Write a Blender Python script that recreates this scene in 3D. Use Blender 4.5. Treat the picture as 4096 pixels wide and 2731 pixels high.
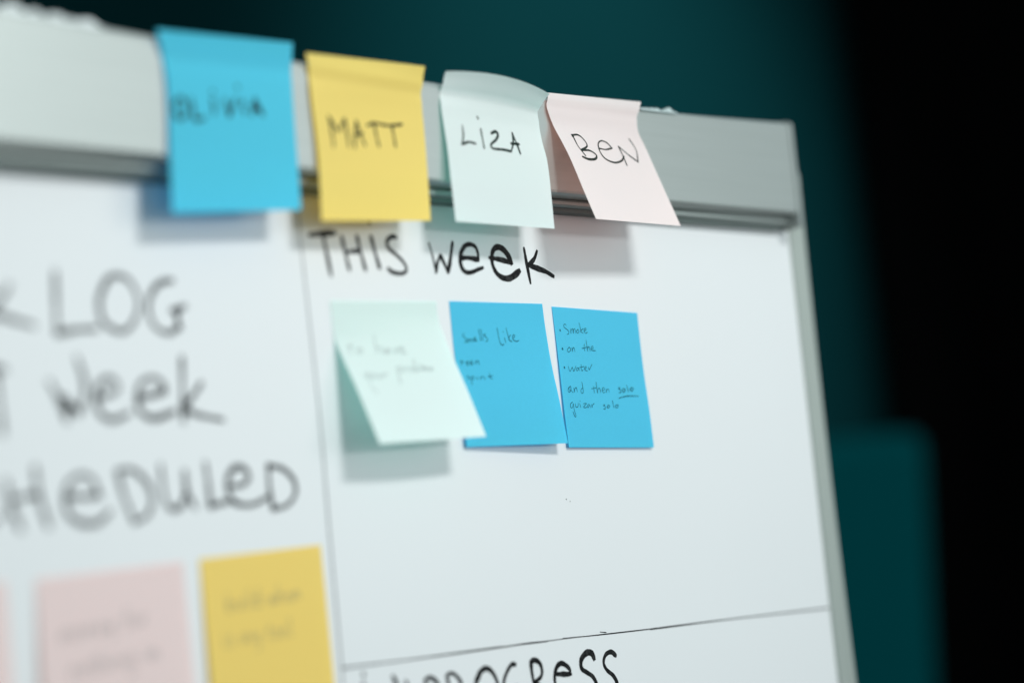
import bpy, bmesh, math, random
from mathutils import Vector, Matrix, noise
random.seed(7)
scene = bpy.context.scene
for o in list(bpy.data.objects): bpy.data.objects.remove(o)
col = scene.collection

# world millimetres (x along the board, y away from its front, z up) -> metres
DZ = 250.0
def P(x, y, z): return Vector((x/1000.0, y/1000.0, (z-DZ)/1000.0))

# ------------------------------------------------------------------ camera
cam_d = bpy.data.cameras.new('camera'); cam = bpy.data.objects.new('camera', cam_d); col.objects.link(cam)
right = Vector((0.6128025, -0.7840032, -0.0990560)); up = Vector((-0.0142987, -0.1363301, 0.9905603)); fwd = Vector((0.7901067, 0.6056015, 0.0947537))
M4 = Matrix(((right.x, up.x, -fwd.x, 0), (right.y, up.y, -fwd.y, 0), (right.z, up.z, -fwd.z, 0), (0, 0, 0, 1)))
cam.matrix_world = Matrix.Translation(P(-766.998, -758.715, 1399.969)) @ M4
cam_d.sensor_width = 36; cam_d.lens = 84.99; cam_d.clip_start = 0.05; cam_d.clip_end = 60
cam_d.dof.use_dof = True; cam_d.dof.focus_distance = 1.284; cam_d.dof.aperture_fstop = 2.35
cam_d.dof.aperture_blades = 0
scene.camera = cam

# ------------------------------------------------------------------ light
w = bpy.data.worlds.new('World'); scene.world = w; w.use_nodes = True
bg = w.node_tree.nodes['Background']; bg.inputs[0].default_value = (0.80, 0.97, 1.0, 1); bg.inputs[1].default_value = 0.60
def area(name, loc, target, size, watts, color, sy=None):
    d = bpy.data.lights.new(name, 'AREA'); d.shape = 'RECTANGLE'; d.size = size; d.size_y = sy or size
    d.energy = watts; d.color = color
    o = bpy.data.objects.new(name, d); col.objects.link(o); o.location = loc
    o.rotation_euler = (target-loc).to_track_quat('-Z', 'Y').to_euler(); return o
area('high_lamp', P(225, -1010, 2160), P(250, 0, 1540), 0.33, 8.9, (0.97, 1.0, 0.99), 0.13)
area('level_lamp', P(215, -1900, 1640), P(260, 0, 1500), 0.36, 6.0, (0.95, 1.0, 1.0), 0.14)
area('side_lamp', P(1050, -1350, 1720), P(-60, 0, 1620), 1.0, 3.5, (0.97, 1.0, 1.0), 0.8)
# lamp washing the teal wall behind the board
sd = bpy.data.lights.new('wall_lamp', 'SPOT'); sd.energy = 510; sd.spot_size = math.radians(50); sd.spot_blend = 1.0; sd.shadow_soft_size = 0.15; sd.color = (0.93, 1.0, 1.0)
so = bpy.data.objects.new('wall_lamp', sd); col.objects.link(so); so.location = P(2250, -250, 3250)
so.rotation_euler = (P(2480, 1500, 1980)-so.location).to_track_quat('-Z', 'Y').to_euler()
scene.view_settings.view_transform = 'Standard'; scene.view_settings.look = 'None'
scene.view_settings.exposure = 0.0; scene.view_settings.gamma = 1.0
scene.render.engine = 'CYCLES'

# ------------------------------------------------------------------ materials
def mat(name, base, rough=0.5, metal=0.0, var=0.0, scale=40.0, bump=0.0, bscale=400.0, stretch=None, spec=0.5, coat=0.0, trans=0.0, tcol=None):
    m = bpy.data.materials.new(name); m.use_nodes = True
    nt = m.node_tree; N = nt.nodes; L = nt.links; b = N['Principled BSDF']
    b.inputs['Roughness'].default_value = rough; b.inputs['Metallic'].default_value = metal
    b.inputs['Specular IOR Level'].default_value = spec; b.inputs['Coat Weight'].default_value = coat
    tc = N.new('ShaderNodeTexCoord'); mp = N.new('ShaderNodeMapping'); L.new(tc.outputs['Object'], mp.inputs[0])
    if stretch: mp.inputs['Scale'].default_value = stretch
    if var > 0:
        n = N.new('ShaderNodeTexNoise'); n.inputs['Scale'].default_value = scale; n.inputs['Detail'].default_value = 5
        L.new(mp.outputs[0], n.inputs['Vector'])
        mx = N.new('ShaderNodeMix'); mx.data_type = 'RGBA'
        mx.inputs[6].default_value = tuple(c*(1-var) for c in base)+(1,); mx.inputs[7].default_value = tuple(min(1, c*(1+var)) for c in base)+(1,)
        L.new(n.outputs['Fac'], mx.inputs[0]); colout = mx.outputs[2]; L.new(colout, b.inputs['Base Color'])
    else:
        b.inputs['Base Color'].default_value = tuple(base)+(1,); colout = None
    if bump > 0:
        n2 = N.new('ShaderNodeTexNoise'); n2.inputs['Scale'].default_value = bscale; n2.inputs['Detail'].default_value = 3
        L.new(mp.outputs[0], n2.inputs['Vector'])
        bp = N.new('ShaderNodeBump'); bp.inputs['Strength'].default_value = bump; bp.inputs['Distance'].default_value = 0.0005
        L.new(n2.outputs['Fac'], bp.inputs['Height']); L.new(bp.outputs[0], b.inputs['Normal'])
    if trans > 0:
        t = N.new('ShaderNodeBsdfTranslucent'); t.inputs[0].default_value = tuple(tcol or base)+(1,)
        ms = N.new('ShaderNodeMixShader'); ms.inputs[0].default_value = trans
        L.new(b.outputs[0], ms.inputs[1]); L.new(t.outputs[0], ms.inputs[2])
        L.new(ms.outputs[0], N['Material Output'].inputs[0])
    return m
def ink(name, c, opacity, rough=0.45):
    m = mat(name, c, rough, var=0.25, scale=900, spec=0.12); nt = m.node_tree; N = nt.nodes; L = nt.links
    t = N.new('ShaderNodeBsdfTransparent'); ms = N.new('ShaderNodeMixShader')
    n = N.new('ShaderNodeTexNoise'); n.inputs['Scale'].default_value = 260; n.inputs['Detail'].default_value = 3
    tc = N.new('ShaderNodeTexCoord'); L.new(tc.outputs['Object'], n.inputs['Vector'])
    mr = N.new('ShaderNodeMapRange'); mr.inputs[1].default_value = 0.25; mr.inputs[2].default_value = 0.6
    mr.inputs[3].default_value = opacity-0.22; mr.inputs[4].default_value = opacity
    L.new(n.outputs['Fac'], mr.inputs[0]); L.new(mr.outputs[0], ms.inputs[0])
    L.new(t.outputs[0], ms.inputs[1]); L.new(N['Principled BSDF'].outputs[0], ms.inputs[2]); L.new(ms.outputs[0], N['Material Output'].inputs[0])
    return m
M = {
 'enamel': mat('white_enamel', (0.70, 0.715, 0.725), 0.24, var=0.015, scale=6, bump=0.02, bscale=60, spec=0.3),
 'alu': mat('satin_aluminium', (0.39, 0.42, 0.405), 0.38, metal=0.68, var=0.07, scale=60, stretch=(0.15, 1, 6), bump=0.05, bscale=500),
 'alu_dark': mat('shaded_aluminium_groove', (0.15, 0.185, 0.175), 0.5, metal=0.3, var=0.1),  # aluminium darkened to give the shade in the groove
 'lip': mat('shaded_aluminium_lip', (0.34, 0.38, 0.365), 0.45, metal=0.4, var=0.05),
 'rail': mat('frame_aluminium', (0.40, 0.44, 0.41), 0.45, metal=0.5, var=0.05, scale=80, stretch=(6, 1, 0.15)),
 'blue': mat('blue_paper', (0.115, 0.69, 0.87), 0.85, var=0.10, scale=1300, bump=0.6, bscale=2500, spec=0.15, trans=0.34, tcol=(0.0, 0.40, 0.95)),
 'yellow': mat('yellow_paper', (0.99, 0.765, 0.225), 0.85, var=0.03, scale=900, bump=0.3, bscale=2500, spec=0.15, trans=0.31, tcol=(1.0, 0.58, 0.02)),
 'mint': mat('mint_paper', (0.92, 0.93, 0.925), 0.85, var=0.02, scale=900, bump=0.3, bscale=2500, spec=0.15, trans=0.36, tcol=(0.42, 1.0, 0.88)),
 'pink': mat('pink_paper', (0.95, 0.88, 0.87), 0.85, var=0.02, scale=900, bump=0.3, bscale=2500, spec=0.15, trans=0.38, tcol=(1.0, 0.48, 0.40)),
 'marker': ink('black_marker_ink', (0.002, 0.0025, 0.003), 0.99),
 'marker_dry': ink('dry_black_marker_ink', (0.004, 0.008, 0.009), 0.72),
 'pen_header': ink('black_felt_pen_ink', (0.006, 0.016, 0.012), 0.95),
 'pen_blue': ink('blue_black_pen_ink', (0.004, 0.12, 0.16), 0.80),
 'pen_grey': ink('grey_pen_ink', (0.18, 0.21, 0.21), 0.5),
 'wall': mat('teal_wall_paint', (0.0012, 0.0140, 0.0160), 0.95, var=0.06, scale=3, bump=0.1, bscale=80, spec=0.0),
 'black': mat('darkness_black', (0.0012, 0.0013, 0.0014), 1.0, var=0.2, spec=0.0),  # near-black colour that stands in for an unlit opening
 'floor': mat('dark_floor', (0.02, 0.025, 0.025), 0.6, var=0.2, scale=5),
 'chair': mat('teal_upholstery', (0.0008, 0.062, 0.070), 0.95, var=0.12, scale=120, bump=0.5, bscale=900, spec=0.0),
 'leg': mat('black_metal', (0.02, 0.02, 0.02), 0.4, metal=0.8, var=0.1),
 'paper': mat('torn_white_paper', (0.80, 0.84, 0.84), 0.9, var=0.04, scale=300, bump=0.5, bscale=900, trans=0.2),
 'tape': mat('clear_tape', (0.62, 0.72, 0.72), 0.25, var=0.05, trans=0.3),
}

# ------------------------------------------------------------------ helpers
def mesh_obj(name, verts, faces, m, parent=None, smooth=False):
    me = bpy.data.meshes.new(name); me.from_pydata([tuple(v) for v in verts], [], faces); me.update()
    if smooth:
        for p in me.polygons: p.use_smooth = True
    o = bpy.data.objects.new(name, me); col.objects.link(o); me.materials.append(m)
    if parent: o.parent = parent
    return o
def thing(name, label, cat, group=None):
    o = bpy.data.objects.new(name, None); col.objects.link(o); o.empty_display_size = 0.02
    return tag(o, label, cat, group)
def tag(o, label, cat, group=None):
    o['label'] = label; o['category'] = cat
    if group: o['group'] = group
    return o
def box(name, a, b, m, parent=None, bevel=0.0, seg=3):
    bm = bmesh.new()
    vs = [bm.verts.new(P(x, y, z)) for x in (a[0], b[0]) for y in (a[1], b[1]) for z in (a[2], b[2])]
    for f in ((0,1,3,2),(4,6,7,5),(0,4,5,1),(2,3,7,6),(0,2,6,4),(1,5,7,3)): bm.faces.new([vs[i] for i in f])
    if bevel: bmesh.ops.bevel(bm, geom=bm.edges[:], offset=bevel/1000, segments=seg, affect='EDGES', profile=0.5)
    bmesh.ops.recalc_face_normals(bm, faces=bm.faces[:])
    me = bpy.data.meshes.new(name); bm.to_mesh(me); bm.free()
    if bevel:
        for p in me.polygons: p.use_smooth = seg > 2
    o = bpy.data.objects.new(name, me); col.objects.link(o); me.materials.append(m)
    if parent: o.parent = parent
    return o
def sweep(name, sections, m, parent=None, smooth=False):
    "closed loops of points, one per station, joined and capped"
    n = len(sections[0]); V = []; F = []
    for s in sections: V += [P(*p) for p in s]
    for i in range(len(sections)-1):
        for j in range(n):
            a = i*n+j; b = i*n+(j+1) % n; F.append((a, b, b+n, a+n))
    F.append(tuple(range(n-1, -1, -1))); F.append(tuple(range((len(sections)-1)*n, len(sections)*n)))
    o = mesh_obj(name, V, F, m, parent, smooth)
    bm = bmesh.new(); bm.from_mesh(o.data); bmesh.ops.recalc_face_normals(bm, faces=bm.faces[:]); bm.to_mesh(o.data); bm.free()
    return o

# --- sheet surfaces: a note is two edge curves (world mm) joined straight across, plus a small cross bulge
def spline(pts, t):
    n=len(pts)-1; f=min(max(t,0.0),1.0)*n; i=min(int(f),n-1); f-=i
    a=pts[i-1] if i>0 else [2*pts[0][k]-pts[1][k] for k in range(3)]
    b=pts[i]; c=pts[i+1]
    d=pts[i+2] if i+2<=n else [2*pts[n][k]-pts[n-1][k] for k in range(3)]
    return [0.5*(2*b[k]+(c[k]-a[k])*f+(2*a[k]-5*b[k]+4*c[k]-d[k])*f*f+(3*b[k]-a[k]-3*c[k]+d[k])*f**3) for k in range(3)]
def resample(pts, n=9):
    # even spacing along the curve so that v runs in real paper length
    import math
    P=[spline(pts,i/200) for i in range(201)]
    L=[0.0]
    for i in range(200): L.append(L[-1]+math.dist(P[i],P[i+1]))
    out=[]; j=0
    for k in range(n):
        s=L[-1]*k/(n-1)
        while j<199 and L[j+1]<s: j+=1
        f=(s-L[j])/max(L[j+1]-L[j],1e-9)
        out.append([P[j][m]*(1-f)+P[j+1][m]*f for m in range(3)])
    return out
def surf(nd, u, v):
    L=spline(nd['L'],v); R=spline(nd['R'],v)
    p=[L[k]*(1-u)+R[k]*u for k in range(3)]
    s=4*u*(1-u)
    for (v0,k,wd,dy) in nd.get('crease',[]):
        p[1]+=dy*2.718281828**(-((v-v0-k*u)/wd)**2)
    for (v0,wd,dy,dz) in nd.get('bulge',[]):
        g=2.718281828**(-((v-v0)/wd)**2)*s
        p[1]+=dy*g; p[2]+=dz*g
    return p

NOTES = {'olivia': {'L': [[-33.2, -19.5, 1649.19], [-28.99, -17.05, 1640.44], [-27.57, -17.13, 1630.21], [-27.51, -17.23, 1619.88], [-28.22, -17.3, 1609.57], [-29.15, -17.44, 1599.28], [-30.12, -17.72, 1588.99], [-31.22, -18.1, 1578.72], [-32.34, -18.5, 1568.45]], 'R': [[53.31, -20.0, 1652.96], [54.25, -17.05, 1643.71], [53.5, -17.04, 1633.79], [52.82, -17.25, 1623.87], [52.31, -17.47, 1613.93], [51.77, -17.77, 1604.0], [51.07, -18.2, 1594.09], [50.14, -18.82, 1584.21], [49.15, -19.5, 1574.33]], 'bulge': [], 'crease': [(0.1, 0, 0.035, -0.35), (0.17, 0, 0.04, 0.3)]}, 'matt': {'L': [[63.34, -18.5, 1649.67], [65.71, -17.09, 1640.35], [65.56, -17.18, 1630.32], [65.91, -17.25, 1620.3], [66.38, -17.35, 1610.27], [66.33, -17.53, 1600.25], [65.61, -17.83, 1590.24], [64.61, -18.16, 1580.27], [63.62, -18.5, 1570.29]], 'R': [[147.43, -21.0, 1651.65], [147.06, -18.06, 1642.31], [147.2, -16.77, 1632.64], [147.29, -16.66, 1622.83], [146.83, -16.92, 1613.03], [145.52, -17.73, 1603.34], [144.07, -18.6, 1593.68], [142.77, -19.31, 1583.98], [141.46, -20.0, 1574.27]], 'bulge': [(0.12, 0.09, -1.0, 0)], 'crease': [(0.075, 0.045, 0.03, -0.55), (0.14, 0.03, 0.03, 0.55)]}, 'liza': {'L': [[162.18, -22.0, 1650.47], [163.35, -16.89, 1643.04], [162.0, -17.04, 1633.35], [161.95, -17.67, 1623.56], [161.91, -18.43, 1613.79], [161.27, -19.19, 1604.03], [160.46, -19.93, 1594.29], [160.01, -20.5, 1584.51], [159.67, -21.0, 1574.72]], 'R': [[242.39, -26.0, 1645.88], [241.5, -19.05, 1640.03], [242.34, -17.17, 1631.32], [241.9, -18.37, 1621.91], [241.86, -20.18, 1612.59], [241.15, -21.24, 1603.17], [240.19, -21.94, 1593.75], [239.37, -22.51, 1584.3], [238.57, -23.0, 1574.84]], 'bulge': [(0, 0.16, -4.0, 2.6)], 'crease': [(0.1, 0.0, 0.035, -0.9), (0.165, 0.0, 0.03, 0.75)]}, 'ben': {'L': [[253.46, -16.6, 1649.66], [250.86, -17.31, 1641.04], [253.55, -17.96, 1632.02], [253.64, -22.01, 1623.22], [253.5, -26.09, 1614.44], [253.5, -29.51, 1605.38], [253.5, -32.7, 1596.23], [253.5, -36.02, 1587.13], [253.5, -39.35, 1578.03]], 'R': [[339.42, -17.5, 1652.6], [335.15, -16.8, 1643.6], [334.27, -16.95, 1635.34], [337.85, -18.11, 1627.04], [337.73, -21.73, 1617.49], [337.51, -25.43, 1607.97], [337.5, -29.02, 1598.41], [337.5, -32.63, 1588.85], [337.5, -36.23, 1579.29]], 'bulge': [], 'crease': [(0.055, 0.01, 0.03, -0.45), (0.105, 0.01, 0.022, 0.5)]}, 'lg': {'L': [[84.98, -0.3, 1536.08], [84.95, -0.26, 1526.7], [85.28, -0.74, 1517.4], [85.32, -4.18, 1508.68], [85.31, -8.08, 1500.16], [85.3, -11.88, 1491.58], [85.3, -15.44, 1482.9], [85.3, -18.93, 1474.2], [85.3, -22.42, 1465.49]], 'R': [[163.85, -0.3, 1538.02], [164.17, -0.36, 1528.71], [164.22, -3.0, 1519.78], [164.2, -6.41, 1511.09], [164.2, -9.96, 1502.46], [164.2, -13.5, 1493.82], [164.2, -16.83, 1485.1], [164.2, -20.05, 1476.34], [164.2, -23.27, 1467.58]], 'bulge': [(1, 0.35, -1.5, 0)], 'crease': []}, 'b2': {'L': [[174.17, -0.3, 1538.44], [174.13, -0.28, 1529.19], [174.12, -0.28, 1519.94], [174.26, -0.39, 1510.7], [174.49, -0.67, 1501.46], [174.52, -1.18, 1492.22], [174.5, -1.7, 1482.99], [174.5, -2.02, 1473.75], [174.5, -2.28, 1464.51]], 'R': [[251.88, -0.3, 1539.13], [252.26, -0.29, 1529.73], [252.33, -0.84, 1520.34], [252.3, -1.62, 1510.97], [252.3, -2.74, 1501.63], [252.3, -4.14, 1492.33], [252.3, -5.4, 1483.01], [252.3, -6.49, 1473.67], [252.3, -7.55, 1464.32]], 'bulge': [], 'crease': []}, 'smoke': {'L': [[260.04, -0.3, 1537.87], [260.29, -0.47, 1528.47], [260.42, -0.67, 1519.07], [260.41, -0.89, 1509.67], [260.4, -1.07, 1500.27], [260.4, -1.18, 1490.87], [260.4, -1.34, 1481.47], [260.4, -1.64, 1472.07], [260.4, -1.96, 1462.67]], 'R': [[339.17, -0.3, 1536.41], [339.05, -0.3, 1526.97], [339.13, -0.29, 1517.53], [339.44, -0.23, 1508.1], [339.63, -0.41, 1498.67], [339.62, -0.97, 1489.24], [339.6, -1.42, 1479.82], [339.6, -1.61, 1470.38], [339.6, -1.75, 1460.94]], 'bulge': [], 'crease': []}, 'yel': {'L': [[-15.98, -0.3, 1419.57], [-16.2, -0.61, 1410.96], [-16.41, -0.92, 1402.35], [-16.59, -1.19, 1393.73], [-16.73, -1.42, 1385.11], [-16.86, -1.63, 1376.49], [-16.99, -1.86, 1367.87], [-17.12, -2.08, 1359.26], [-17.25, -2.3, 1350.64]], 'R': [[62.63, -0.3, 1421.71], [62.39, -0.61, 1412.9], [62.16, -0.92, 1404.1], [61.96, -1.19, 1395.3], [61.81, -1.42, 1386.49], [61.67, -1.63, 1377.69], [61.53, -1.86, 1368.88], [61.39, -2.08, 1360.08], [61.25, -2.3, 1351.27]], 'bulge': [], 'crease': []}, 'pink': {'L': [[-109.23, -0.3, 1416.74], [-109.72, -0.72, 1408.15], [-110.21, -1.13, 1399.56], [-110.69, -1.53, 1390.96], [-111.16, -1.92, 1382.37], [-111.62, -2.29, 1373.77], [-112.05, -2.64, 1365.17], [-112.47, -2.97, 1356.57], [-112.89, -3.3, 1347.97]], 'R': [[-26.02, -0.3, 1419.17], [-26.32, -0.72, 1410.61], [-26.61, -1.13, 1402.06], [-26.89, -1.54, 1393.5], [-27.16, -1.92, 1384.94], [-27.41, -2.29, 1376.38], [-27.64, -2.64, 1367.82], [-27.85, -2.97, 1359.26], [-28.05, -3.3, 1350.7]], 'bulge': [], 'crease': []}, 'pinkl': {'L': [[-200.3, -0.3, 1414.42], [-200.77, -0.72, 1406.31], [-201.23, -1.13, 1398.2], [-201.69, -1.53, 1390.09], [-202.13, -1.92, 1381.98], [-202.56, -2.29, 1373.86], [-202.98, -2.64, 1365.75], [-203.38, -2.97, 1357.63], [-203.78, -3.3, 1349.51]], 'R': [[-124.72, -0.3, 1416.92], [-125.18, -0.72, 1408.65], [-125.64, -1.13, 1400.39], [-126.09, -1.53, 1392.12], [-126.53, -1.92, 1383.85], [-126.95, -2.29, 1375.58], [-127.36, -2.64, 1367.31], [-127.75, -2.97, 1359.03], [-128.13, -3.3, 1350.76]], 'bulge': [], 'crease': []}}
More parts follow.
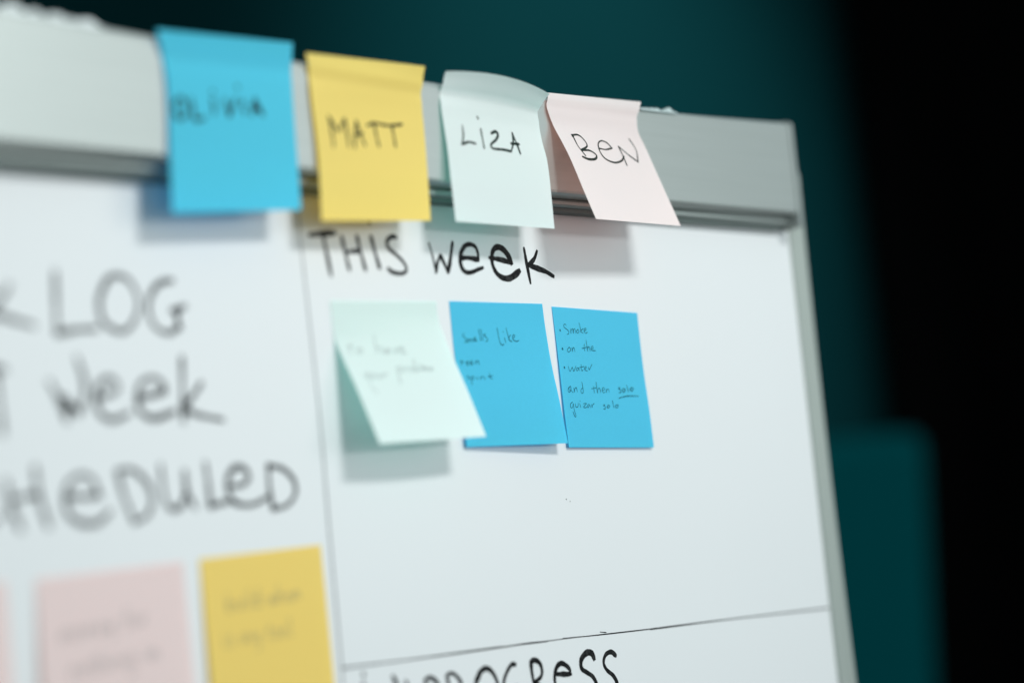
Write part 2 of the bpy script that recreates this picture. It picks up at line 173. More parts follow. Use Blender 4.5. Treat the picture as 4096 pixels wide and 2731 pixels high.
BOARD_INK = {'this_week_heading': [[2.921, [[74.73, 1567.22], [83.87, 1568.35], [93.09, 1569.15]]], [2.413, [[84.21, 1567.81], [85.8, 1558.31], [87.35, 1548.53]]], [2.286, [[97.47, 1567.61], [98.94, 1560.02], [100.89, 1551.69]]], [2.286, [[108.56, 1568.45], [109.82, 1562.21], [112.64, 1551.91]]], [2.159, [[99.15, 1559.74], [103.64, 1560.51], [109.66, 1561.06]]], [2.413, [[118.88, 1568.67], [120.81, 1560.98], [123.18, 1553.29]]], [2.159, [[137.89, 1569.02], [135.13, 1569.47], [131.86, 1568.15], [130.32, 1566.04], [131.58, 1563.19], [136.47, 1560.5], [141.31, 1557.21], [143.48, 1553.79], [141.66, 1551.68], [137.32, 1551.11], [132.54, 1551.63], [129.45, 1553.25]]], [1.27, [[162.68, 1567.56], [164.55, 1561.72], [166.14, 1552.76]]], [2.159, [[166.14, 1552.76], [168.08, 1557.71], [170.99, 1561.7]]], [2.413, [[170.99, 1561.7], [173.19, 1557.91], [175.83, 1553.24]]], [2.54, [[175.81, 1553.12], [178.62, 1559.93], [181.62, 1568.58]]], [2.6670000000000003, [[186.93, 1560.88], [193.43, 1561.27], [201.46, 1560.58]]], [2.54, [[201.46, 1560.58], [201.4, 1564.52], [199.66, 1567.48], [195.49, 1568.38], [191.01, 1567.09], [187.59, 1563.31], [186.46, 1559.05], [187.51, 1555.49], [190.83, 1553.68], [195.66, 1554.11], [200.18, 1555.49], [204.4, 1556.62]]], [2.6670000000000003, [[210.89, 1562.13], [220.56, 1561.37], [229.05, 1559.99]]], [3.302, [[229.05, 1559.99], [226.88, 1563.79], [223.41, 1566.85], [218.67, 1568.05], [214.77, 1566.34], [212.96, 1562.89], [212.81, 1558.91], [215.08, 1554.71], [219.29, 1552.23], [224.93, 1551.69], [230.18, 1553.42], [235.21, 1556.08]]], [2.413, [[241.12, 1568.27], [242.01, 1561.32], [243.73, 1550.18]]], [2.413, [[252.15, 1567.26], [248.87, 1562.86], [243.23, 1559.5]]], [2.921, [[243.25, 1559.63], [251.14, 1558.06], [258.1, 1556.63], [264.55, 1554.35]]]], 'backlog_heading': [[2.7, [[-110.67, 1537.06], [-114.85, 1531.98], [-122.71, 1526.03]]], [2.7, [[-122.8, 1525.21], [-115.65, 1524.15], [-107.44, 1522.27], [-98.89, 1520.62]]], [2.7, [[-122.87, 1539.93], [-123.42, 1529.28], [-123.53, 1517.86]]], [2.7, [[-85.3, 1543.8], [-86.2, 1530.29], [-86.9, 1517.5]]], [2.7, [[-86.9, 1517.5], [-76.38, 1519.2], [-64.54, 1520.02]]], [2.7, [[-58.53, 1538.35], [-61.34, 1533.54], [-62.01, 1527.52], [-59.74, 1522.42], [-51.53, 1518.97], [-44.25, 1521.87], [-39.25, 1529.82], [-40.21, 1536.77], [-44.3, 1541.86], [-50.51, 1543.38], [-55.9, 1541.46], [-59.15, 1537.9]]], [2.7, [[-17.5, 1542.36], [-25.52, 1540.75], [-31.53, 1535.28], [-33.54, 1528.21], [-30.19, 1521.27], [-22.7, 1518.77], [-16.99, 1521.08]]], [2.7, [[-15.16, 1521.12], [-17.36, 1528.16]]], [2.7, [[-19.72, 1528.72], [-10.93, 1530.99]]], [3.4, [[-18.68, 1529.28], [-16.72, 1528.44]]], [3.4, [[-17.33, 1528.43], [-16.16, 1525.97]]], [3, [[-16.73, 1523.3], [-15.41, 1521.11]]], [3, [[-59.38, 1536.86], [-58.06, 1538.45]]], [3, [[-87.01, 1518.51], [-86.82, 1517.25]]]], 'last_week_heading': [[2.7, [[-131.05, 1503.97], [-122.94, 1503.21], [-116.33, 1502.02]]], [2.7, [[-121.91, 1503.22], [-120.72, 1489.39], [-120.32, 1476.0]]], [2.6, [[-93.47, 1497.56], [-89.31, 1490.9], [-85.48, 1480.86]]], [2.8, [[-85.48, 1480.86], [-85.4, 1486.71], [-86.59, 1490.89]]], [2.8, [[-86.59, 1490.89], [-82.57, 1487.52], [-78.02, 1483.71]]], [2.7, [[-78.02, 1483.71], [-73.92, 1495.9], [-77.07, 1507.7]]], [2.7, [[-67.81, 1490.39], [-60.28, 1492.06], [-55.48, 1494.19], [-56.76, 1498.04], [-61.79, 1498.88], [-66.74, 1495.05], [-68.74, 1489.12], [-65.8, 1483.17], [-59.25, 1480.98], [-49.75, 1483.88]]], [2.7, [[-44.37, 1490.29], [-36.02, 1491.56], [-27.72, 1493.46], [-30.52, 1498.08], [-36.93, 1498.94], [-42.56, 1495.9], [-44.75, 1489.0], [-42.55, 1483.81], [-34.85, 1481.31], [-22.55, 1484.5]]], [2.7, [[-15.84, 1508.27], [-17.17, 1494.14], [-18.3, 1479.64]]], [2.8, [[-5.22, 1496.79], [-10.78, 1491.48], [-17.21, 1486.66]]], [2.7, [[-17.18, 1486.92], [-10.57, 1483.08], [6.45, 1480.23]]], [3.2, [[-17.46, 1488.68], [-17.27, 1486.22]]], [3.2, [[-18.12, 1486.22], [-16.56, 1484.01]]], [3, [[-85.58, 1490.05], [-84.03, 1484.19]]], [3, [[-79.36, 1486.66], [-77.65, 1485.14]]], [3, [[-68.34, 1488.7], [-66.89, 1491.66]]], [3, [[-43.99, 1488.57], [-42.82, 1491.58]]], [3, [[-30.4, 1493.98], [-28.16, 1492.84]]]], 'scheduled_heading': [[2.7, [[-131.25, 1450.93], [-134.25, 1446.26], [-131.27, 1440.55], [-125.45, 1442.69]]], [2.7, [[-120.4, 1456.99], [-118.37, 1446.42], [-114.66, 1436.97]]], [2.7, [[-104.68, 1462.23], [-103.76, 1450.74], [-99.83, 1437.5]]], [2.6, [[-118.64, 1448.86], [-110.66, 1450.34], [-103.44, 1450.73]]], [2.7, [[-87.76, 1449.51], [-79.6, 1449.04], [-71.21, 1449.58]]], [2.7, [[-71.21, 1449.58], [-73.85, 1455.95], [-80.25, 1458.23], [-87.16, 1455.12], [-90.04, 1448.6], [-88.58, 1441.93], [-81.88, 1438.16], [-73.06, 1437.93], [-65.25, 1442.63]]], [2.7, [[-59.41, 1459.32], [-57.15, 1449.07], [-52.22, 1436.99]]], [2.7, [[-59.99, 1459.17], [-51.37, 1459.52], [-43.82, 1454.59], [-40.64, 1446.76], [-44.34, 1440.06], [-51.85, 1437.15]]], [2.7, [[-34.25, 1461.21], [-33.79, 1449.96], [-31.65, 1442.97], [-27.03, 1441.75], [-22.76, 1444.36], [-20.04, 1449.92]]], [2.7, [[-20.26, 1458.22], [-19.73, 1449.47], [-15.8, 1441.91]]], [2.7, [[-7.07, 1461.38], [-6.4, 1451.66], [-6.34, 1442.14]]], [2.8, [[-6.3, 1442.4], [4.43, 1443.76]]], [2.8, [[6.53, 1450.52], [14.8, 1450.96], [19.45, 1454.41], [16.65, 1458.53], [10.7, 1458.69], [6.07, 1453.92], [6.06, 1446.8], [11.21, 1442.6], [20.69, 1441.97], [30.78, 1445.01]]], [2.8, [[32.64, 1459.46], [32.15, 1448.59], [33.3, 1439.3]]], [2.6, [[32.62, 1459.28], [42.23, 1457.38], [48.8, 1451.69], [48.62, 1445.28], [42.0, 1440.5], [33.06, 1439.49]]], [3, [[32.64, 1459.46], [33.38, 1458.08]]], [3, [[32.92, 1440.4], [34.34, 1439.26]]], [3.2, [[7.01, 1444.28], [11.2, 1442.52]]], [3, [[-20.49, 1451.24], [-20.23, 1447.31]]], [3, [[-104.16, 1451.98], [-103.36, 1449.5]]], [3, [[-119.44, 1448.08], [-119.11, 1443.23]]], [3, [[-88.58, 1448.96], [-87.15, 1450.15]]], [3, [[-72.56, 1450.46], [-70.67, 1449.39]]], [3, [[-6.86, 1442.87], [-5.5, 1441.93]]]], 'in_progress_heading': [[2.16, [[83.64, 1360.33], [84.36, 1359.73]]], [2.16, [[83.26, 1356.23], [84.76, 1346.76]]], [2.28, [[104.79, 1357.4], [106.82, 1353.41], [108.31, 1345.68]]], [2.28, [[104.71, 1356.87], [108.05, 1351.13], [115.76, 1346.28]]], [2.28, [[115.76, 1346.28], [114.89, 1351.13], [113.72, 1353.97]]], [2.28, [[128.01, 1353.28], [128.79, 1347.71], [129.37, 1340.78]]], [2.28, [[127.69, 1353.31], [131.06, 1354.23], [134.93, 1352.62], [137.21, 1349.63], [134.01, 1346.5], [129.6, 1345.91]]], [2.28, [[144.38, 1353.66], [145.97, 1346.0], [146.66, 1339.68]]], [2.28, [[144.17, 1353.68], [147.64, 1354.74], [151.49, 1353.13], [154.74, 1348.97], [151.42, 1345.46], [146.36, 1344.92], [156.06, 1339.4]]], [2.64, [[169.83, 1351.75], [166.54, 1348.89], [167.79, 1342.42], [174.09, 1338.95], [180.76, 1341.12], [183.25, 1345.85], [180.15, 1351.84], [175.41, 1354.56], [169.99, 1352.79], [167.76, 1349.47]]], [2.64, [[198.88, 1354.27], [195.7, 1354.35], [191.26, 1350.81], [188.05, 1345.38], [191.52, 1339.32], [198.58, 1339.33], [200.32, 1342.75], [195.67, 1343.21]]], [2.64, [[211.76, 1354.34], [211.95, 1348.15], [213.02, 1341.51], [213.61, 1336.36]]], [2.64, [[211.76, 1354.34], [214.88, 1355.01], [218.84, 1353.34], [220.4, 1349.54], [218.85, 1346.04], [213.35, 1343.51], [219.21, 1340.9], [225.68, 1335.87]]], [2.64, [[231.73, 1346.29], [238.44, 1345.66], [244.58, 1345.08]]], [2.52, [[243.97, 1345.14], [243.6, 1348.14], [238.14, 1351.23], [233.62, 1350.16], [230.64, 1345.65], [231.0, 1339.74], [235.49, 1335.62], [244.2, 1335.49]]], [3.12, [[266.22, 1351.17], [264.54, 1354.1], [259.91, 1354.73], [254.78, 1351.59], [254.4, 1347.14], [259.03, 1344.47], [263.68, 1341.78], [266.07, 1337.05], [262.64, 1332.14], [254.99, 1332.17]]], [2.64, [[285.76, 1351.1], [281.95, 1353.34], [276.78, 1352.27], [274.27, 1348.34], [276.43, 1344.36], [281.7, 1340.83], [284.46, 1336.4], [283.2, 1330.83], [275.09, 1329.38]]]], 'column_line': [[0.9, [[68.71, 1583.59], [68.23, 1561.88], [70.12, 1484.71], [69.58, 1426.14], [69.4, 1368.26], [68.87, 1349.46]]]], 'row_line': [[0.85, [[69.19, 1364.25], [129.47, 1363.86], [190.68, 1363.82]]], [0.8, [[190.66, 1363.7], [208.6, 1363.81], [227.54, 1363.5]]], [0.5, [[208.58, 1363.69], [251.39, 1363.46], [320.09, 1362.43]]], [0.45, [[240.52, 1363.84], [296.51, 1362.56], [395.05, 1361.73]]], [0.8, [[320.07, 1362.3], [395.05, 1361.73], [510.17, 1360.04]]], [0.5, [[273.9, 1364.52], [279.45, 1363.8]]]], 'pen_speck': [[0.6, [[255.77, 1435.63], [256.17, 1435.35]]], [0.5, [[258.89, 1434.46], [259.29, 1434.18]]], [1.6, [[118.38, 1575.53], [118.87, 1575.06]]], [0.5, [[381.7, 1587.55], [382.42, 1587.3]]]]}
